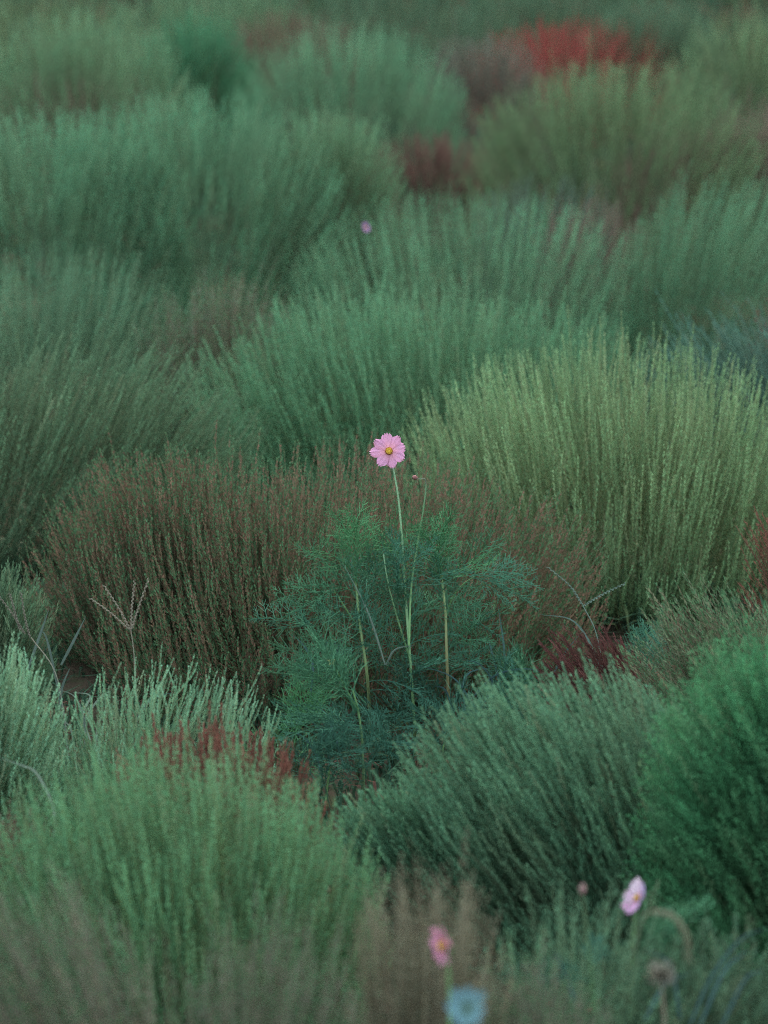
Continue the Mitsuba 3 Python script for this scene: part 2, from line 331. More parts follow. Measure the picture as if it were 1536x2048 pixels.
BUSHES = [  # x, y, height, radius, style, colour, shoots, lean, separate shoots, label
    (-0.34, -1.77, 0.46, 0.35, 'stout', 'leaf', 1750, -0.08, 70, 'mid green upright bush at the lower left, in front of the short red bush'),
    (0.37, -1.25, 0.45, 0.33, 'stout', 'sage', 1700, -0.34, 60, 'green bush at the lower right whose shoots all lean left below dark red ones'),
    (0.68, -1.58, 0.62, 0.26, 'soft', 'emerald', 2500, -0.12, 0, 'soft bright emerald bush cut by the right edge, the fluffiest in the foreground'),
    (-0.41, -0.70, 0.34, 0.23, 'curvy', 'mint', 460, 0.1, 60, 'pale green bush of separate wavy shoots directly behind the short red bush'),
    (-0.74, -0.81, 0.44, 0.17, 'plume', 'mint', 800, 0.02, 40, 'pale sage bush cut by the left edge beside the bush of wavy shoots'),
    (-0.31, -1.08, 0.33, 0.20, 'stout', 'red', 560, 0.0, 40, 'short brick red bush between two green bushes at the lower left'),
    (-0.63, -1.48, 0.3, 0.10, 'spire', 'maroon', 300, 0.0, 0, 'small dull maroon bush at the left edge below the pale sage bush'),
    (0.44, -0.10, 0.27, 0.13, 'spire', 'darkred', 260, -0.5, 30, 'low dark red bush with shoots sprawling to the left, right of the cosmos plants'),
    (0.67, -0.41, 0.42, 0.20, 'spire', 'olivebrown', 750, -0.42, 40, 'olive bush with brown cast leaning left, at the right edge above the emerald bush'),
    (0.83, 0.39, 0.4, 0.07, 'spire', 'red', 90, -0.35, 4, 'few red shoots poking in at the right edge beside the yellowish bush'),
    (0.07, -1.16, 0.25, 0.16, 'stout', 'sage', 620, -0.42, 30, 'low green bush leaning left in front of the cosmos plants, right of the front fan'),
    (-0.44, -2.92, 0.62, 0.23, 'stout', 'tan', 560, -0.3, 0, 'blurred brownish green bush at the bottom left corner'),
    (-0.16, -2.96, 0.58, 0.16, 'stout', 'tan', 460, 0.05, 0, 'blurred tan and green bush at the bottom edge, left of the tall brown one'),
    (0.06, -2.81, 0.6, 0.14, 'stout', 'khaki', 520, 0.02, 0, 'blurred khaki brown upright bush at the bottom, around the half hidden pink flower'),
    (0.32, -2.33, 0.42, 0.21, 'spire', 'sage', 300, 0.1, 0, 'blurred dull green bush at the bottom, left of the pale pink flower'),
    (0.49, -2.31, 0.34, 0.20, 'soft', 'deep', 420, 0.0, 0, 'blurred dark green low bush at the bottom right corner'),
    (0.20, -2.85, 0.48, 0.16, 'stout', 'tan', 420, 0.05, 0, 'blurred mauve brown bush at the bottom edge by the pale blue flower'),
    (-0.12, 0.62, 0.46, 0.58, 'plume', 'rust', 1950, 0.06, 170, 'broad rusty brown bush right behind the cosmos flower'),
    (0.54, 1.39, 0.56, 0.52, 'plume', 'straw', 2000, -0.02, 180, 'tall yellowish green bush on the right, behind the right flank of the rusty brown bush'),
    (0.10, 2.52, 0.5, 0.61, 'spire', 'leaf2', 2100, -0.03, 150, 'green bush of fine shoots directly behind the rusty brown bush and the flower'),
    (-0.46, 0.73, 0.47, 0.30, 'plume', 'rust', 800, -0.06, 70, 'smaller rusty brown bush forming the left peak beside the broad one'),
    (-0.79, 0.23, 0.33, 0.11, 'spire', 'olive', 340, 0.12, 0, 'low olive bush at the left edge beside the rusty brown ones'),
    (-0.74, 1.75, 0.5, 0.43, 'spire', 'olive', 1100, 0.34, 40, 'olive green bush at the left edge leaning right, left of the fine green bush'),
    (-0.86, 3.14, 0.5, 0.39, 'spire', 'sage', 650, 0.12, 10, 'grey green bush at the left, behind the olive bush that leans right'),
    (-0.43, 2.97, 0.47, 0.25, 'spire', 'taupegreen', 620, 0.05, 10, 'brown tinged bush left of centre, between the olive bush and the fine green bush'),
    (0.24, 4.18, 0.5, 0.51, 'spire', 'mint2', 900, 0.0, 20, 'bright green bush at the centre, behind the fine green bush'),
    (1.04, 4.24, 0.55, 0.38, 'spire', 'mint2', 800, 0.3, 20, 'blue green bush at the right edge whose shoots lean right'),
    (0.95, 2.47, 0.46, 0.32, 'spire', 'teal', 700, -0.38, 30, 'dark teal bush at the right edge leaning left, behind the yellowish bush'),
    (1.10, 3.03, 0.4, 0.13, 'spire', 'maroon', 200, -0.2, 0, 'purplish red shoots at the right edge behind the dark teal bush'),
    (0.50, 5.14, 0.42, 0.26, 'spire', 'slate', 330, 0.05, 0, 'greyish green low bush in shade behind the bright green bush at the centre'),
    (0.62, 4.66, 0.42, 0.19, 'spire', 'taupe', 260, 0.0, 0, 'brown bush between the bright green centre bush and the blue green right bush'),
    (-0.10, 4.88, 0.48, 0.24, 'spire', 'taupegreen', 320, 0.0, 0, 'grey brown bush left of the dull red one, above the small mauve flower'),
    (-0.98, 4.40, 0.72, 0.43, 'dome', 'mint2', 1178, 0.0, 0, 'blurred green bush at the upper left edge, lowest row of the blurred ones'),
    (-0.56, 4.60, 0.75, 0.45, 'dome', 'mint2', 1178, 0.0, 0, 'large rounded green bush at the upper left, right of the one at the edge'),
    (-0.18, 4.86, 0.66, 0.26, 'dome', 'sage2', 798, 0.06, 0, 'blurred green bush at the upper centre, left of the dull red bush'),
    (0.16, 6.17, 0.42, 0.26, 'dome', 'dullred', 494, 0.0, 0, 'dull red bush at the upper centre'),
    (0.75, 5.64, 0.72, 0.50, 'dome', 'olive2', 1178, 0.05, 0, 'olive green bush at the upper right in front of the bright red bush'),
    (1.08, 5.96, 0.5, 0.38, 'dome', 'taupe', 798, 0.06, 0, 'brown bush at the upper right, behind the blue green bush at the edge'),
    (1.25, 5.89, 0.55, 0.28, 'dome', 'taupe', 570, 0.06, 0, 'mauve brown bush at the upper right edge behind the other brown one'),
    (-1.08, 6.92, 0.55, 0.40, 'dome', 'taupe', 722, 0.0, 0, 'mauve brown bush at the upper left between two green ones'),
    (-1.04, 6.57, 0.78, 0.43, 'dome', 'sage2', 912, 0.0, 0, 'rounded grey green bush in the top left corner'),
    (-0.68, 7.31, 0.7, 0.26, 'soft', 'emerald2', 798, 0.0, 0, 'dark emerald bush in the top row, right of the corner bush'),
    (-0.36, 8.36, 0.6, 0.35, 'dome', 'brown', 608, 0.0, 0, 'dark brown bush in the top row behind the big round green one'),
    (-0.12, 6.65, 0.72, 0.43, 'dome', 'mint2', 988, 0.0, 0, 'big round bright green bush in the top row'),
    (0.35, 7.48, 0.6, 0.28, 'dome', 'brown2', 646, 0.0, 0, 'grey brown bush in the top row between big round green and bright red'),
    (0.75, 8.88, 0.5, 0.47, 'dome', 'scarlet', 570, 0.0, 0, 'bright red bush in the top row'),
    (1.27, 6.85, 0.75, 0.32, 'dome', 'olive2', 646, 0.0, 0, 'olive bush in the top right corner'),
    (1.07, 8.96, 0.6, 0.31, 'dome', 'deep', 570, 0.0, 0, 'dark green bush in the top row, behind the bright red bush'),
    (-1.42, 9.25, 0.6, 0.53, 'dome', 'olive2', 570, 0.0, 0, 'dark olive bush at the top left edge, mostly hidden'),
    (-0.72, 9.94, 0.55, 0.50, 'dome', 'sage2', 570, 0.0, 0, 'green bush behind the dark emerald one at the top'),
    (0.07, 9.74, 0.55, 0.52, 'dome', 'deep', 570, 0.0, 0, 'deep green bush behind the big round green one at the top'),
    (0.66, 10.15, 0.55, 0.46, 'dome', 'deep', 532, 0.0, 0, 'deep green bush behind the bright red one at the top'),
]

for number, row in enumerate(BUSHES):
    bush(number, *row)
# ------------------------------------------------------------------ undergrowth
def undergrowth():
    rng = np.random.default_rng(7)
    n = 17000
    y = rng.uniform(-3.6, 15, n)
    x = rng.uniform(-1.0, 1.0, n) * (1.1 + 0.075 * (y + 4))
    b = Build()
    k = 9
    cx = np.repeat(x, k) + rng.normal(0, 0.012, n * k)
    cy = np.repeat(y, k) + rng.normal(0, 0.012, n * k)
    az = rng.uniform(0, 6.283, n * k)
    ht = np.repeat(rng.uniform(0.035, 0.11, n) * np.where(y > 7, 1.8, 1) * (1 + 0.5 * (meshkit.noise(np.stack([x * 2, y * 2, x * 0], 1), 4) - 0.5)), k) * rng.uniform(0.6, 1.2, n * k)
    ln = rng.uniform(0.3, 1.1, n * k) * ht
    w = rng.uniform(0.0015, 0.004, n * k)
    out = np.stack([np.cos(az), np.sin(az), az * 0], 1)
    side = np.stack([-np.sin(az), np.cos(az), az * 0], 1)
    g = np.stack([cx, cy, cx * 0 - 0.01], 1)
    mid = g + out * ln[:, None] * 0.4 + np.array([0, 0, 1]) * ht[:, None] * 0.75
    tip = g + out * ln[:, None] + np.array([0, 0, 1]) * ht[:, None] * rng.uniform(0.6, 1.05, n * k)[:, None]
    v = np.stack([g, mid + side * w[:, None], mid - side * w[:, None], tip], 1).reshape(-1, 3)
    f = (np.arange(n * k)[:, None, None] * 4 + np.array([[0, 1, 2], [1, 3, 2]])[None]).reshape(-1, 3)
    hue = np.repeat(rng.uniform(0, 1, n), k)[:, None]
    col = np.where(hue < 0.72, np.array([0.040, 0.085, 0.055]), np.where(hue < 0.88, np.array([0.07, 0.10, 0.05]), np.array([0.11, 0.06, 0.05])))
    col = col * rng.uniform(0.6, 1.4, (n * k, 1))
    b.add(v, f, np.repeat(col, 4, 0))
    b.out('undergrowth', kind='stuff')
    labels['undergrowth'].update(label='low dark green weeds covering the soil between the bushes', category='weeds')


undergrowth()


# ------------------------------------------------------------------ cosmos plants
def thread(b, p, r, c, sides=3):
    v, f = tube(p, r, sides)
    b.add(v, f, c)


def feathery(b, base, d, length, rng, colour, droop=0.25, r=0.00085):
    """One twice divided thread-like cosmos leaf."""
    d = unit(np.asarray(d, float))
    side = unit(np.cross(d, rng.normal(0, 1, 3) * np.array([0.6, 1.0, 0.6]) + np.array([0, -1.0, 0.3])))
    nor = np.cross(side, d)
    t = np.linspace(0, 1, 7)
    bend = rng.normal(0, 0.12)
    rach = base + length * (t[:, None] * d + (t**2)[:, None] * (np.array([0, 0, -droop]) + side * bend))
    c = np.asarray(colour) * rng.uniform(0.8, 1.25)
    thread(b, rach, np.linspace(r * 1.3, r * 0.7, 7), c)
    for s in np.linspace(0.22, 0.97, 7):
        o = rach[0] + (rach[-1] - rach[0]) * 0
        i = min(int(s * 6), 5)
        o = rach[i] + (rach[i + 1] - rach[i]) * (s * 6 - i)
        for sg in (-1, 1):
            ln = length * (0.48 - 0.30 * s) * rng.uniform(0.75, 1.25)
            pd = unit(d * rng.uniform(0.7, 1.1) + sg * side * rng.uniform(0.6, 1.0) + nor * rng.normal(0, 0.25))
            q = np.array([o, o + pd * ln * 0.5 + d * ln * 0.02, o + pd * ln + d * ln * 0.14])
            thread(b, q, [r, r * 0.85, r * 0.5], c * rng.uniform(0.9, 1.15))
            for u in (0.35, 0.65):
                if ln < length * 0.12:
                    continue
                e = q[0] + (q[-1] - q[0]) * u
                for s2 in (-1, 1):
                    l2 = ln * (0.62 - 0.4 * u) * rng.uniform(0.8, 1.3)
                    dd = unit(pd + s2 * unit(np.cross(pd, nor)) * rng.uniform(0.5, 0.8) + nor * rng.normal(0, 0.3))
                    thread(b, [e, e + dd * l2], [r * 0.85, r * 0.5], c * rng.uniform(0.9, 1.2))


def whorl(key, base, n, d, spread, length, rng, colour, droop=0.25):
    for _ in range(max(2, round(n * 0.5))):
        b = Build()
        feathery(b, np.asarray(base) + rng.normal(0, 0.006, 3), unit(np.asarray(d, float)) + rng.normal(0, spread, 3) * np.array([1, 0.9, 0.8]), length * 1.3 * rng.uniform(0.65, 1.25), rng, colour, droop)
        b.out(numbered(f'{key}__leaf'))


def stem(key, pts, r0, r1, c0, c1=None, name='stem'):
    p = spline(pts, 8)
    v, f = tube(p, np.linspace(r0, r1, len(p)), 6)
    t = np.repeat(np.linspace(0, 1, len(p)), 6)[:, None]
    wob = 0.85 + 0.3 * meshkit.noise(v * 90, 3)[:, None]
    b = Build()
    b.add(v, f, (np.array(c0) * (1 - t) + np.array(c0 if c1 is None else c1) * t) * wob)
    b.out(numbered(f'{key}__{name}'), 'stalky', smooth=True)


def petal(b, o, er, et, nz, length, width, rng, outer, inner, cup, phase):
    nu, nv = 15, 11
    u, v = np.meshgrid(np.linspace(-1, 1, nu), np.linspace(0, 1, nv), indexing='ij')
    half = width * np.interp(v, [0, .12, .35, .6, .82, 1], [.22, .42, .82, 1.0, .90, .60])
    teeth = 1 - 0.09 * u**2 - 0.12 * (0.5 + 0.5 * np.cos(u * 2 * np.pi * 1.55 + phase)) * (1 + 0.3 * np.sin(u * 9 + phase))
    rr = length * (0.10 + 0.90 * v * (1 - v**3 * (1 - teeth)))
    hgt = length * (cup * v**1.6 + 0.030 * v * np.cos(u * np.pi * 2.6 + phase) - 0.10 * (u**2) * v * rng.uniform(0.2, 1.2))
    hgt += length * 0.05 * np.clip(v - 0.75, 0, 1) * rng.normal(0, 1)
    twist = rng.normal(0, 0.14)
    P = o + rr[..., None] * er + (u * half)[..., None] * et + (hgt + twist * u * half)[..., None] * nz
    i, j = np.meshgrid(np.arange(nu - 1), np.arange(nv - 1), indexing='ij')
    a = (i * nv + j).ravel()
    f = np.concatenate([np.stack([a, a + nv, a + nv + 1], 1), np.stack([a, a + nv + 1, a + 1], 1)])
    w = np.clip((v - 0.05) / 0.5, 0, 1)[..., None]
    vein = 1 - 0.07 * (0.5 + 0.5 * np.cos(u * np.pi * 6))[..., None] * v[..., None]
    col = (np.array(inner) * (1 - w) + np.array(outer) * w) * vein * rng.uniform(0.93, 1.05)
    b.add(P, f, col.reshape(-1, 3))


def blossom(key, centre, normal, length, width, angles, outer, inner, seed, cup=0.10, disc=True, roll=(0, 0, 1), eye=0.27, kinds=None):
    rng = np.random.default_rng(seed)
    nz = unit(np.asarray(normal, float))
    ex = unit(np.cross(np.asarray(roll, float), nz))
    ey = np.cross(nz, ex)
    c = np.asarray(centre, float)
    fl = numbered(f'{key}__flower')
    b = Build()  # green cup behind the petals
    pts = [c - nz * 0.010, c - nz * 0.007, c - nz * 0.003, c - nz * 0.0005]
    v, f = tube(pts, [0.0012, 0.0045, 0.006, 0.0055], 10)
    b.add(v, f, (0.07, 0.15, 0.06))
    for k in range(8):
        a = k * math.pi / 4 + 0.2
        d = math.cos(a) * ex + math.sin(a) * ey
        thread(b, [c - nz * 0.004 + d * 0.004, c - nz * 0.006 + d * 0.010, c - nz * 0.0085 + d * 0.015], [0.0016, 0.0014, 0.0004], (0.07, 0.16, 0.06))
    b.out(fl, 'stalky', smooth=True)
    for k, a in enumerate(angles):
        a, ls = (a if isinstance(a, tuple) else (a, 1.0))
        er = math.cos(math.radians(a)) * ex + math.sin(math.radians(a)) * ey
        et = np.cross(nz, er)
        b = Build()
        petal(b, c + nz * (0.0008 * (k % 2) + 0.0002 * k), er, et, nz, length * ls, width * rng.uniform(0.92, 1.05), rng, outer if kinds is None else kinds[k], inner, cup * rng.uniform(0.5, 1.5), rng.uniform(0, 6.28))
        b.out(numbered(f'{fl}__petal'), 'petal_skin', smooth=True)
    if disc:
        b = Build()
        R = length * eye
        import trimesh
        ball = trimesh.creation.icosphere(subdivisions=2)
        v = ball.vertices * np.array([R, R, R * 0.55])
        b.add(c + v[:, :1] * ex + v[:, 1:2] * ey + (v[:, 2:] + 0.0022) * nz, ball.faces, (0.42, 0.24, 0.03))
        bead = trimesh.creation.icosphere(subdivisions=1)
        for k in range(95):
            q = R * math.sqrt((k + 0.5) / 95)
            a = k * 2.39996
            h = 0.0022 + R * 0.55 * math.sqrt(max(0, 1 - (q / R) ** 2)) + 0.0004
            s = R * 0.115 * rng.uniform(0.8, 1.2)
            edge = q > 0.72 * R
            colour = np.array((0.36, 0.15, 0.03) if edge else (0.62, 0.40, 0.05)) * rng.uniform(0.75, 1.2)
            if edge and rng.uniform() < 0.3:
                colour = np.array((0.20, 0.07, 0.03))
            w = bead.vertices * np.array([s, s, s * 1.9])
            b.add(c + (q * math.cos(a) + w[:, :1]) * ex + (q * math.sin(a) + w[:, 1:2]) * ey + (h + w[:, 2:]) * nz, bead.faces, colour)
        b.out(f'{fl}__disc', 'stalky', smooth=True, label='golden yellow centre with a darker rim')
    return fl


GREEN, BRIGHT, TEALG, DEEPG = (0.078, 0.205, 0.122), (0.086, 0.232, 0.115), (0.070, 0.190, 0.130), (0.056, 0.152, 0.112)
STEM, PALE, BROWNST = (0.125, 0.25, 0.10), (0.24, 0.40, 0.25), (0.20, 0.14, 0.08)
PLANTS = 'cosmos plants among the bushes'

# the flowering plant
rng = np.random.default_rng(11)
t = thing('cosmos_plant', 'cosmos plant with the open pale pink flower on a long bare stem', 'flower plant', PLANTS)
stem(t, [(0.0650, 0.0000, -0.0154), (0.0585, -0.0300, 0.1101), (0.0503, -0.0300, 0.2245), (0.0423, 0.0000, 0.3310), (0.0372, 0.0000, 0.4240), (0.0291, 0.0000, 0.5165), (0.0200, 0.0000, 0.5728), (0.0120, 0.0060, 0.6115)], 0.0036, 0.0016, STEM, PALE)
stem(t, [(0.0501, -0.0600, 0.2321), (0.0542, -0.0200, 0.3358), (0.0654, 0.0100, 0.4114), (0.0773, 0.0100, 0.4835), (0.0832, 0.0100, 0.5297), (0.0842, 0.0100, 0.5472)], 0.0026, 0.0012, STEM, (0.13, 0.24, 0.14))
stem(t, [(0.0842, 0.0100, 0.5472), (0.0822, 0.0100, 0.5564), (0.0751, 0.0070, 0.5591), (0.0661, 0.0040, 0.5597)], 0.0011, 0.0008, (0.10, 0.13, 0.10), name='bud_neck')
stem(t, [(0.0525, 0.0000, 0.1856), (0.0221, -0.0200, 0.2945), (0.0070, -0.0300, 0.3589), (-0.0010, -0.0300, 0.4124)], 0.0022, 0.0013, STEM, PALE)
blossom(t, (0.0100, 0.0000, 0.6168), (-0.03, -1, 0.24), 0.0375, 0.0112, [100, 55, (14, 0.93), (-28, 0.95), (-76, 0.98), (-124, 1.0), (186, 1.08), 145],
        (0.58, 0.29, 0.47), (0.66, 0.31, 0.40), 4, eye=0.205)
bud = Build()
v, f = tube([(0.0661, 0.0040, 0.5618), (0.0631, 0.0020, 0.5622), (0.0601, 0.0000, 0.5626), (0.0570, -0.0020, 0.5620)], [0.002, 0.0052, 0.0050, 0.0015], 8)
bud.add(v, f, (0.20, 0.085, 0.085))
bud.out(f'{t}__bud', 'stalky', smooth=True, label='small closed reddish bud')
for k in range(7):
    s = Build()
    a = k * 0.9
    o = np.array((0.0671, 0.0040, 0.5618))
    thread(s, [o, o + np.array([-0.003, 0.004 * math.sin(a), 0.006 * math.cos(a)]), o + np.array([0.001, 0.010 * math.sin(a), 0.013 * math.cos(a)])], [0.0012, 0.0011, 0.0004], (0.12, 0.19, 0.11))
    s.out(numbered(f'{t}__bud__sepal'))
for (q, n, d, sp, ln, c) in [
        ((0.0444, 0.0000, 0.2689), 9, (0, -.2, 1), .55, .13, GREEN), ((0.0484, 0.0000, 0.2169), 8, (0, -.2, .8), .7, .12, TEALG), ((0.0546, 0.0000, 0.1439), 8, (0, -.3, .6), .8, .13, TEALG),
        ((0.0587, 0.0000, 0.0707), 8, (0, -.3, .4), .9, .12, DEEPG), ((0.0403, 0.0000, 0.3310), 6, (0, -.2, 1), .6, .10, TEALG), ((0.0121, -0.0200, 0.3255), 5, (-.1, -.2, 1), .6, .09, TEALG), ((0.0382, 0.0000, 0.3930), 2, (.1, 0, 1), .5, .06, TEALG)]:
    whorl(t, q, n, d, sp, ln, rng, c)

# the leafy plant on its left
t = thing('cosmos_plant', 'feathery cosmos plant without flowers left of the flowering stem, taller than the fan behind the red bush', 'flower plant', PLANTS)
labels[t]['label'] = 'tall feathery cosmos plant without flowers just left of the flowering stem'
stem(t, [(-0.0265, 0.0300, -0.0269), (-0.0303, -0.0300, 0.1101), (-0.0362, -0.0500, 0.1881), (-0.0483, -0.0200, 0.2634), (-0.0565, 0.0300, 0.3342), (-0.0625, 0.0300, 0.3964)], 0.0042, 0.0018, (0.13, 0.15, 0.07), STEM)
stem(t, [(-0.0445, 0.0300, 0.2302), (-0.0788, 0.0200, 0.2899), (-0.1009, 0.0200, 0.3262)], 0.0022, 0.0012, STEM)
for (q, n, d, sp, ln, c) in [
        ((-0.0565, 0.0300, 0.3394), 14, (.05, -.1, 1), .50, .125, BRIGHT), ((-0.0546, 0.0300, 0.3135), 9, (-.2, -.2, .7), .7, .125, GREEN), ((-0.0485, 0.0300, 0.2614), 9, (-.3, -.2, .4), .8, .12, TEALG),
        ((-0.0928, 0.0200, 0.3159), 6, (-.7, -.1, .5), .5, .10, GREEN), ((-0.0385, 0.0300, 0.1884), 8, (-.3, -.2, .4), .8, .12, TEALG), ((-0.0325, 0.0300, 0.1151), 7, (-.2, -.3, .4), .8, .12, DEEPG),
        ((-0.1291, 0.0000, 0.2481), 5, (-.4, -.2, .6), .6, .09, TEALG)]:
    whorl(t, q, n, d, sp, ln, rng, c)

# the plant on its right
t = thing('cosmos_plant', 'feathery cosmos plant with brownish lower stem just right of the flowering stem', 'flower plant', PLANTS)
stem(t, [(0.1368, 0.0500, -0.0325), (0.1301, -0.0300, 0.1101), (0.1256, -0.0400, 0.2166), (0.1238, -0.0100, 0.2817), (0.1174, 0.0500, 0.3398), (0.1132, 0.0500, 0.3918)], 0.0040, 0.0020, BROWNST, STEM)
stem(t, [(0.1257, 0.0500, 0.2617), (0.1366, 0.0450, 0.2994), (0.1587, 0.0400, 0.3318), (0.1917, 0.0300, 0.3570)], 0.0022, 0.0012, STEM)
for (q, n, d, sp, ln, c) in [
        ((0.1153, 0.0500, 0.3450), 14, (.05, -.1, 1), .55, .125, BRIGHT), ((0.1194, 0.0500, 0.3190), 8, (.2, -.2, .7), .7, .12, GREEN), ((0.1736, 0.0300, 0.3467), 8, (.9, -.1, .25), .4, .10, TEALG),
        ((0.1299, 0.0500, 0.2042), 8, (.3, -.2, .5), .8, .11, GREEN), ((0.1311, 0.0500, 0.1414), 9, (.2, -.2, .4), .9, .12, TEALG), ((0.1344, 0.0500, 0.0572), 8, (.1, -.3, .5), .8, .12, DEEPG), ((0.1236, 0.0500, 0.2722), 6, (0, -.2, .6), .9, .11, TEALG)]:
    whorl(t, q, n, d, sp, ln, rng, c)

# front plant: the fan of leaves that points up and left
t = thing('cosmos_plant', 'cosmos plant with a long fan of leaves pointing up and left below the tall ones', 'flower plant', PLANTS)
stem(t, [(-0.0388, -0.4200, -0.0268), (-0.0397, -0.4200, 0.0537), (-0.0425, -0.4200, 0.1339), (-0.0501, -0.4200, 0.1939), (-0.0607, -0.4200, 0.2337)], 0.0036, 0.0018, (0.10, 0.17, 0.09), STEM)
for (q, n, d, sp, ln, c) in [
        ((-0.0501, -0.4200, 0.1939), 16, (-.62, -.15, .9), .24, .16, GREEN), ((-0.0444, -0.4200, 0.1639), 8, (-.8, -.2, .5), .4, .13, TEALG), ((-0.0406, -0.4200, 0.1139), 8, (0, -.3, .4), .9, .11, DEEPG),
        ((-0.0397, -0.4200, 0.0638), 7, (0, -.3, .3), .9, .10, DEEPG)]:
    whorl(t, q, n, d, sp, ln, rng, c)
b = Build()
o = np.array((-0.1000, -0.4200, 0.2914))
for k in range(11):
    a = k * 0.571
    thread(b, [o, o + np.array([math.cos(a), -0.5, math.sin(a)]) * (0.006 + 0.003 * (k % 2))], [0.0017, 0.0008], (0.36, 0.42, 0.20))
b.out(f'{t}__bud', 'stalky', label='small yellowish green bud')
stem(t, [(-0.0501, -0.4200, 0.1939), (-0.0751, -0.4200, 0.2387), (-0.1000, -0.4200, 0.2914)], 0.0014, 0.0009, STEM)

# small ones
for (lab, base, h, n, ln, c, d) in [
        ('small bright green cosmos seedling beside the wavy pale shoots, left of the tall plants', (-0.1940, -0.3000, 0.0856), .10, 20, .11, BRIGHT, (-.15, -.1, 1)),
        ('small cosmos plant between the tall right hand one and the dark red shoots', (0.3013, 0.0500, 0.0888), .07, 16, .12, GREEN, (-.2, -.1, .8)),
        ('small teal green cosmos plant right of the dark red shoots', (0.5371, 0.2500, 0.1108), .09, 17, .11, TEALG, (0, -.1, .8)),
        ('dark low cosmos plant in the shade at the foot of the flowering stem', (0.1111, -0.2000, 0.0219), .08, 18, .11, DEEPG, (0, -.2, .7)),
        ('dark low cosmos plant right of the short brick red bush', (-0.1138, -0.4500, 0.0473), .09, 17, .10, DEEPG, (-.1, -.2, .8)),
        ('dark teal cosmos plant between the front fan and the flowering stem', (0.0069, -0.2000, 0.0528), .06, 14, .11, DEEPG, (0, -.2, .7)),
        ('low cosmos plant behind the leaning green bush, right of the brownish stem', (0.2187, -0.0500, 0.0425), .07, 14, .11, DEEPG, (.1, -.2, .6))]:
    t = thing('cosmos_plant', lab, 'flower plant', PLANTS)
    g = np.array([base[0], base[1], 0.0])
    topp = g + np.array([0.01, 0, h])
    stem(t, [g - np.array([0, 0, 0.02]), g + np.array([0.004, 0, h * 0.5]), topp], 0.0028, 0.0016, STEM)
    whorl(t, topp, n // 2, d, .55, ln, rng, c)
    whorl(t, g + np.array([0, 0, h * 0.55]), n - n // 2, d, .8, ln, rng, c)

# ------------------------------------------------------------------ the other flowers
SIDE = 'single blurred cosmos flowers'
t = thing('cosmos_plant', 'pale pink and lavender cosmos flower turned sideways, blurred, at the lower right', 'flower plant', SIDE)
stem(t, [(0.3779, -2.2500, 0.2259), (0.3800, -2.2500, 0.3060), (0.3839, -2.2500, 0.3618), (0.3866, -2.2500, 0.3889)], 0.0026, 0.0015, STEM)
blossom(t, (0.3874, -2.2500, 0.3873), (-0.80, -0.25, 0.50), 0.030, 0.0125, [150, 105, 60, 20, -30, -80, -125, -165], (0.62, 0.42, 0.66), (0.60, 0.36, 0.50), 21, cup=0.35, eye=0.2,
        kinds=[(0.64, 0.53, 0.67), (0.64, 0.53, 0.67), (0.45, 0.36, 0.61), (0.42, 0.34, 0.59), (0.48, 0.32, 0.54), (0.53, 0.30, 0.51), (0.56, 0.30, 0.50), (0.62, 0.44, 0.59)])
whorl(t, (0.3800, -2.2500, 0.3060), 6, (0, -.2, .6), .8, .10, rng, GREEN)
t = thing('cosmos_plant', 'rose pink cosmos flower with orange eye, half hidden in the khaki brown shoots', 'flower plant', SIDE)
stem(t, [(0.0888, -3.0500, 0.4542), (0.0873, -3.0500, 0.5106), (0.0858, -3.0500, 0.5528), (0.0837, -3.0500, 0.5725)], 0.0026, 0.0015, STEM)
blossom(t, (0.0811, -3.0500, 0.5732), (-0.9, -0.38, -0.05), 0.028, 0.0105, [90, 45, 0, -45, -90, -135, 180, 135], (0.46, 0.22, 0.33), (0.46, 0.18, 0.26), 22, cup=0.25, eye=0.28)
t = thing('cosmos_plant', 'pale blue flower at the bottom edge, strongly blurred', 'flower plant', SIDE)
stem(t, [(0.1030, -3.7000, 0.5907), (0.1016, -3.7000, 0.6412), (0.1003, -3.7000, 0.6789), (0.0996, -3.7000, 0.7039)], 0.0026, 0.0015, STEM)
blossom(t, (0.0996, -3.7000, 0.7052), (-0.2, -0.75, 0.55), 0.027, 0.0070, [95, (48, 1.1), (-5, .85), -50, (-95, 1.05), (-140, .9), 178, (137, 1.1)], (0.12, 0.235, 0.285), (0.08, 0.14, 0.12), 23, cup=0.2, eye=0.22, disc=False)
t = thing('cosmos_plant', 'tiny mauve flower far behind, left of the bright green bush at the centre', 'flower plant', SIDE)
stem(t, [(-0.0457, 3.5000, 0.3743), (-0.0484, 3.5000, 0.4443), (-0.0511, 3.5000, 0.5002), (-0.0525, 3.5000, 0.5198)], 0.0018, 0.0012, (0.06, 0.12, 0.07))
blossom(t, (-0.0525, 3.5000, 0.5212), (0.7, -0.6, 0.45), 0.017, 0.0075, [80, 40, 0, -50, -95, -140, 175, 125], (0.26, 0.17, 0.29), (0.25, 0.16, 0.26), 24, cup=0.25, eye=0.2)
t = thing('cosmos_plant', 'tiny reddish cosmos bud on a blurred stalk left of the sideways flower', 'flower plant', SIDE)
stem(t, [(0.3044, -2.6000, 0.3215), (0.2994, -2.6000, 0.3899), (0.2915, -2.6000, 0.4579), (0.2859, -2.6000, 0.5091)], 0.0026, 0.0012, (0.08, 0.19, 0.08), (0.12, 0.18, 0.10))
b = Build()
v, f = tube([(0.2867, -2.6000, 0.5031), (0.2859, -2.6000, 0.5084), (0.2859, -2.6000, 0.5151), (0.2858, -2.6000, 0.5211)], [0.0015, 0.0055, 0.005, 0.001], 8)
b.add(v, f, (0.20, 0.12, 0.12))
b.out(f'{t}__bud', 'stalky', smooth=True)
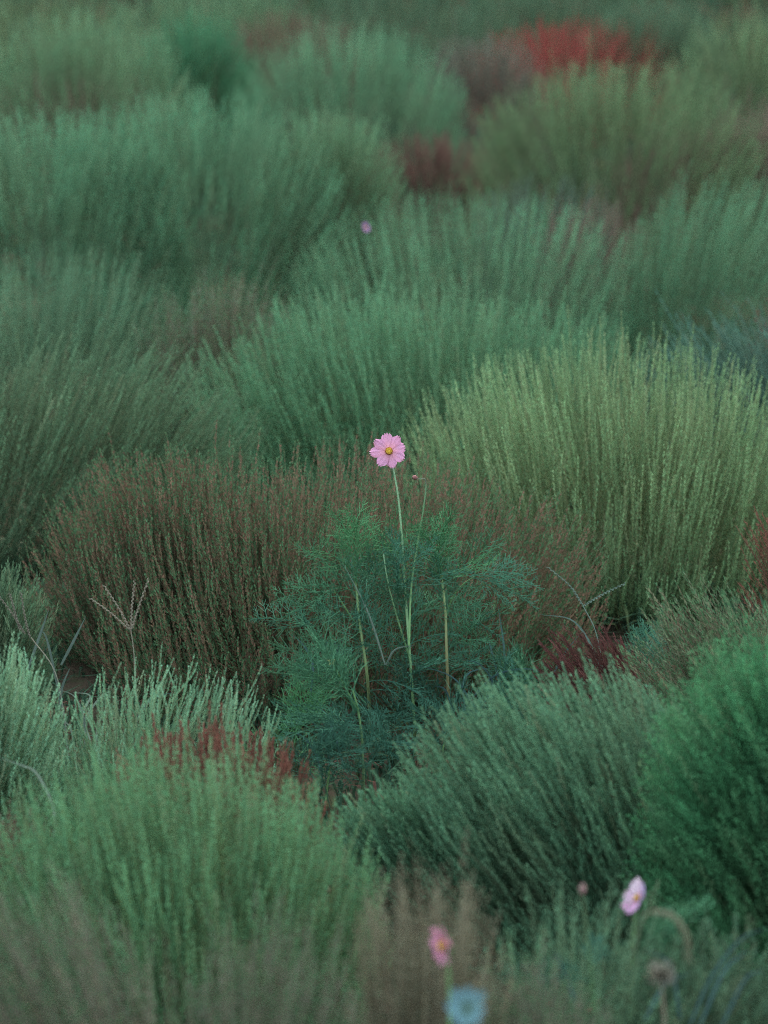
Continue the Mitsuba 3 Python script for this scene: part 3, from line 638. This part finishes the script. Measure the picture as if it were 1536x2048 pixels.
whorl(t, (0.3009, -2.6000, 0.3747), 6, (0, -.2, .5), .8, .08, rng, DEEPG)
t = thing('dry_flower_stalk', 'dry taupe seed head on a stalk near the bottom right corner', 'dry stalk')
stem(t, [(0.3949, -2.8000, 0.3382), (0.3928, -2.8000, 0.3899), (0.3879, -2.8000, 0.4414)], 0.0030, 0.0018, (0.20, 0.17, 0.13), name='stalk')
b = Build()
o = np.array((0.3878, -2.8000, 0.4473))
for k in range(46):
    q = unit(np.array([math.cos(k * 2.4), math.sin(k * 2.4), 1.3 - 2.2 * k / 46]))
    thread(b, [o, o + q * 0.017, o + q * 0.024 + np.array([0, 0, 0.003])], [0.0022, 0.0018, 0.0006], np.array((0.13, 0.125, 0.10)) * rng.uniform(0.7, 1.2))
b.out(f'{t}__seed_head', 'stalky')


# ------------------------------------------------------------------ grasses
def blade(key, pts, w, colour, name='blade', bs='leafy'):
    """A keeled grass blade through the points."""
    p = spline(pts, 7)
    tn = unit(np.gradient(p, axis=0))
    sd = unit(np.cross(tn, np.array([0.25, 1, 0.2])))
    up = np.cross(sd, tn)
    ww = w * np.interp(np.linspace(0, 1, len(p)), [0, .25, .6, 1], [.7, 1, .9, .06])[:, None]
    v = np.concatenate([p - sd * ww + up * ww * 0.5, p, p + sd * ww + up * ww * 0.5])
    n = len(p)
    i = np.arange(n - 1)
    f = np.concatenate([np.stack([a, a + 1, c + 1, c], 1) for a, c in ((i, i + n), (i + n, i + 2 * n))])
    f = np.concatenate([f[:, [0, 1, 2]], f[:, [0, 2, 3]]])
    b = Build()
    shade = 0.85 + 0.3 * meshkit.noise(v * 40, 8)[:, None]
    b.add(v, f, np.array(colour) * shade)
    b.out(numbered(f'{key}__{name}'), bs)


def spike(key, pts, colour, r=0.0011, seeds=26, name='spike'):
    """A finger of a grass seed head: an axis with rows of small pressed seeds."""
    p = spline(pts, 10)
    b = Build()
    v, f = tube(p, np.linspace(r, r * 0.5, len(p)), 4)
    b.add(v, f, colour)
    for k in range(seeds):
        s = (k + 0.5) / seeds * (len(p) - 1.01)
        i = int(s)
        o = p[i] + (p[i + 1] - p[i]) * (s - i)
        d = unit(p[i + 1] - p[i])
        q = unit(np.cross(d, np.array([0.2, 1, 0.1]))) * (1 if k % 2 else -1) + np.array([0, -0.6, 0])
        e = o + q * r * 1.1
        thread(b, [e, e + d * 0.0025 + q * 0.0006, e + d * 0.0055], [0.0003, 0.0011, 0.0002], np.array(colour) * rng.uniform(0.7, 1.25))
    b.out(numbered(f'{key}__{name}'), 'stalky')


TANG, BLUEG, GREYG = (0.215, 0.195, 0.155), (0.045, 0.095, 0.100), (0.075, 0.115, 0.105)
GR = 'grass stalks with finger-like seed heads'
t = thing('finger_grass', 'pale grass stalk with four spread seed fingers before the rusty bush', 'grass', GR)
stem(t, [(-0.4973, -0.0500, 0.0111), (-0.4991, -0.0500, 0.1154), (-0.5020, -0.0500, 0.2088), (-0.5074, -0.0500, 0.2585)], 0.0016, 0.0011, (0.14, 0.18, 0.14), TANG, name='stalk')
for q in [[(-0.5074, -0.0500, 0.2585), (-0.5471, -0.0500, 0.2956), (-0.5877, -0.0500, 0.3255)], [(-0.5074, -0.0500, 0.2585), (-0.5309, -0.0500, 0.3049), (-0.5603, -0.0500, 0.3523)], [(-0.5074, -0.0500, 0.2585), (-0.5048, -0.0500, 0.3101), (-0.4992, -0.0500, 0.3605)], [(-0.5064, -0.0500, 0.2626), (-0.4918, -0.0500, 0.3070), (-0.4711, -0.0500, 0.3657)]]:
    spike(t, q, TANG)
blade(t, [(-0.4986, -0.0500, 0.0737), (-0.4709, -0.0500, 0.1154), (-0.4255, -0.0500, 0.1310)], 0.003, BLUEG)
t = thing('finger_grass', 'grass with three seed fingers at the left edge above the pale sage bush', 'grass', GR)
stem(t, [(-0.6200, -0.2500, 0.0053), (-0.6298, -0.2500, 0.1381), (-0.6480, -0.2500, 0.2295), (-0.6921, -0.2500, 0.2953)], 0.0018, 0.0011, (0.12, 0.17, 0.14), TANG, name='stalk')
for q in [[(-0.7037, -0.2500, 0.3023), (-0.7246, -0.2500, 0.3387), (-0.7533, -0.2500, 0.3790)], [(-0.6940, -0.2500, 0.2953), (-0.7031, -0.2500, 0.3356), (-0.7101, -0.2500, 0.3850)], [(-0.7134, -0.2500, 0.3084), (-0.7225, -0.2500, 0.3457), (-0.7317, -0.2500, 0.3830)]]:
    spike(t, q, (0.14, 0.13, 0.105))
for q in [[(-0.7001, -0.2500, 0.2295), (-0.6764, -0.2500, 0.2953), (-0.6558, -0.2500, 0.3538)], [(-0.6298, -0.2500, 0.1381), (-0.6462, -0.2500, 0.2194), (-0.6627, -0.2500, 0.2953), (-0.6742, -0.2500, 0.3084)], [(-0.6341, -0.2500, 0.2396), (-0.6078, -0.2500, 0.2902), (-0.5836, -0.2500, 0.3387)], [(-0.6395, -0.2500, 0.1482), (-0.6329, -0.2500, 0.1940), (-0.6165, -0.2500, 0.2346)]]:
    blade(t, q, 0.0028, GREYG)
t = thing('finger_grass', 'grass stalk with two fingers spread like a V below the yellowish bush', 'grass', GR)
stem(t, [(0.4585, 0.1200, 0.0702), (0.4475, 0.1200, 0.1443), (0.4314, 0.1200, 0.2182), (0.4064, 0.1200, 0.2687)], 0.0015, 0.0010, (0.13, 0.20, 0.17), name='stalk')
for q in [[(0.4064, 0.1200, 0.2687), (0.3795, 0.1200, 0.3106), (0.3332, 0.1200, 0.3504)], [(0.4064, 0.1200, 0.2687), (0.4470, 0.1200, 0.2939), (0.4916, 0.1200, 0.3159)]]:
    spike(t, q, (0.11, 0.165, 0.135))
blade(t, [(0.4742, 0.1200, 0.0490), (0.4424, 0.1200, 0.1443), (0.3904, 0.1200, 0.2339), (0.3187, 0.1200, 0.2508)], 0.0024, (0.10, 0.17, 0.16))

TUFTS = 'blue green grass tufts between the bushes'
for lab, depth, lines in [
        ('blue green grass blades arching in the gap right of the brownish cosmos stem', -.08, [
            [(0.1877, -0.0800, 0.0819), (0.1705, -0.0800, 0.1255), (0.1322, -0.0800, 0.1731), (0.0470, -0.0800, 0.2010)], [(0.1625, -0.0800, 0.1026), (0.1584, -0.0800, 0.1493), (0.1723, -0.0800, 0.1803), (0.2173, -0.0800, 0.1907)],
            [(0.1725, -0.0800, 0.1234), (0.2224, -0.0800, 0.1731), (0.2824, -0.0800, 0.1876), (0.3325, -0.0800, 0.1752)], [(0.1375, -0.0800, 0.1026), (0.1223, -0.0800, 0.1441), (0.1002, -0.0800, 0.1524)], [(0.1926, -0.0800, 0.1026), (0.2175, -0.0800, 0.1545), (0.1922, -0.0800, 0.1958), (0.1571, -0.0800, 0.2082)]]),
        ('blue grey grass blades between the pale sage bush and the wavy shoots', -.35, [
            [(-0.5826, -0.3500, 0.0945), (-0.5837, -0.3500, 0.1550), (-0.6005, -0.3500, 0.2002), (-0.6275, -0.3500, 0.2153)], [(-0.5922, -0.3500, 0.1046), (-0.5817, -0.3500, 0.1550), (-0.5519, -0.3500, 0.2002), (-0.5304, -0.3500, 0.2133)],
            [(-0.6021, -0.3500, 0.0945), (-0.6111, -0.3500, 0.1399), (-0.6284, -0.3500, 0.1550)], [(-0.5726, -0.3500, 0.1146), (-0.5864, -0.3500, 0.1650), (-0.5713, -0.3500, 0.2032), (-0.6052, -0.3500, 0.2103)], [(-0.5631, -0.3500, 0.0945), (-0.5525, -0.3500, 0.1550), (-0.5131, -0.3500, 0.1952)]]),
        ('dark grass blades curling at the left foot of the feathery cosmos plants', -.3, [
            [(-0.1256, -0.3000, 0.0399), (-0.1353, -0.3000, 0.0755), (-0.1645, -0.3000, 0.1110), (-0.2037, -0.3000, 0.1161)], [(-0.1059, -0.3000, 0.0399), (-0.1156, -0.3000, 0.1009), (-0.1448, -0.3000, 0.1414), (-0.1741, -0.3000, 0.1566)], [(-0.0765, -0.3000, 0.0399), (-0.0979, -0.3000, 0.1110), (-0.1154, -0.3000, 0.1566), (-0.1467, -0.3000, 0.1718)],
            [(-0.1447, -0.3000, 0.1819), (-0.1395, -0.3000, 0.2525), (-0.1579, -0.3000, 0.2928), (-0.1812, -0.3000, 0.3149)]]),
        ('thin grey blades rising among the dark red shoots', .05, [
            [(0.3692, 0.0500, 0.0045), (0.3377, 0.0500, 0.1098), (0.3656, 0.0500, 0.1833), (0.4027, 0.0500, 0.2335)], [(0.3794, 0.0500, 0.0045), (0.3938, 0.0500, 0.0993), (0.3780, 0.0500, 0.1623), (0.3371, 0.0500, 0.1938)], [(0.2359, 0.0500, 0.1204), (0.2204, 0.0500, 0.1833), (0.2100, 0.0500, 0.2231)],
            [(0.2459, 0.0500, 0.1623), (0.2415, 0.0500, 0.2147), (0.2310, 0.0500, 0.2857)]]),
        ('pale grass blade leaning left across the tall left hand cosmos plant', -.06, [
            [(0.0020, -0.0600, 0.1907), (-0.0230, -0.0600, 0.2734), (-0.0460, -0.0600, 0.3300), (-0.0799, -0.0600, 0.3968)], [(0.0040, -0.0600, 0.1907), (0.0221, -0.0600, 0.2217), (0.0621, -0.0600, 0.2321)]]),
        ('single grey blade lying before the pale sage bush at the left edge', -1.3, [
            [(-0.5945, -1.3000, 0.1238), (-0.5711, -1.3000, 0.2325), (-0.5992, -1.3000, 0.3117), (-0.6301, -1.3000, 0.3315), (-0.6688, -1.3000, 0.3450)]]),
        ('tangled blue grey blades at the bottom right corner', -2.6, [
            [(0.4437, -2.6000, 0.3063), (0.4717, -2.6000, 0.3747), (0.5140, -2.6000, 0.4353), (0.5570, -2.6000, 0.4541)], [(0.4582, -2.6000, 0.3063), (0.4931, -2.6000, 0.3899), (0.5288, -2.6000, 0.4201)], [(0.4874, -2.6000, 0.2987), (0.5223, -2.6000, 0.3747), (0.5510, -2.6000, 0.3899)],
            [(0.3784, -2.6000, 0.3139), (0.4067, -2.6000, 0.3671), (0.4462, -2.6000, 0.3861)], [(0.2841, -2.6000, 0.3215), (0.2618, -2.6000, 0.3823), (0.2470, -2.6000, 0.4201)], [(0.4291, -2.6000, 0.3139), (0.4135, -2.6000, 0.3974), (0.3771, -2.6000, 0.4201)]])]:
    t = thing('grass_tuft', lab, 'grass', TUFTS)
    pale = 'pale' in lab or 'single' in lab
    for q in lines:
        blade(t, q, 0.0022 if depth > -1 else 0.0024, np.array((0.15, 0.21, 0.18) if pale else BLUEG) * rng.uniform(0.8, 1.3))
t = thing('foxtail_grass', 'tan drooping grass head below the sideways pale pink flower', 'grass')
stem(t, [(0.3350, -3.0000, 0.4512), (0.3381, -3.0000, 0.5364), (0.3468, -3.0000, 0.5930), (0.3622, -3.0000, 0.6056)], 0.0018, 0.0013, (0.06, 0.12, 0.06), (0.13, 0.135, 0.09), name='stalk')
spike(t, [(0.3622, -3.0000, 0.6056), (0.3893, -3.0000, 0.5986), (0.4079, -3.0000, 0.5704), (0.4111, -3.0000, 0.5364)], (0.13, 0.135, 0.09), r=0.0026, seeds=90, name='seed_head')
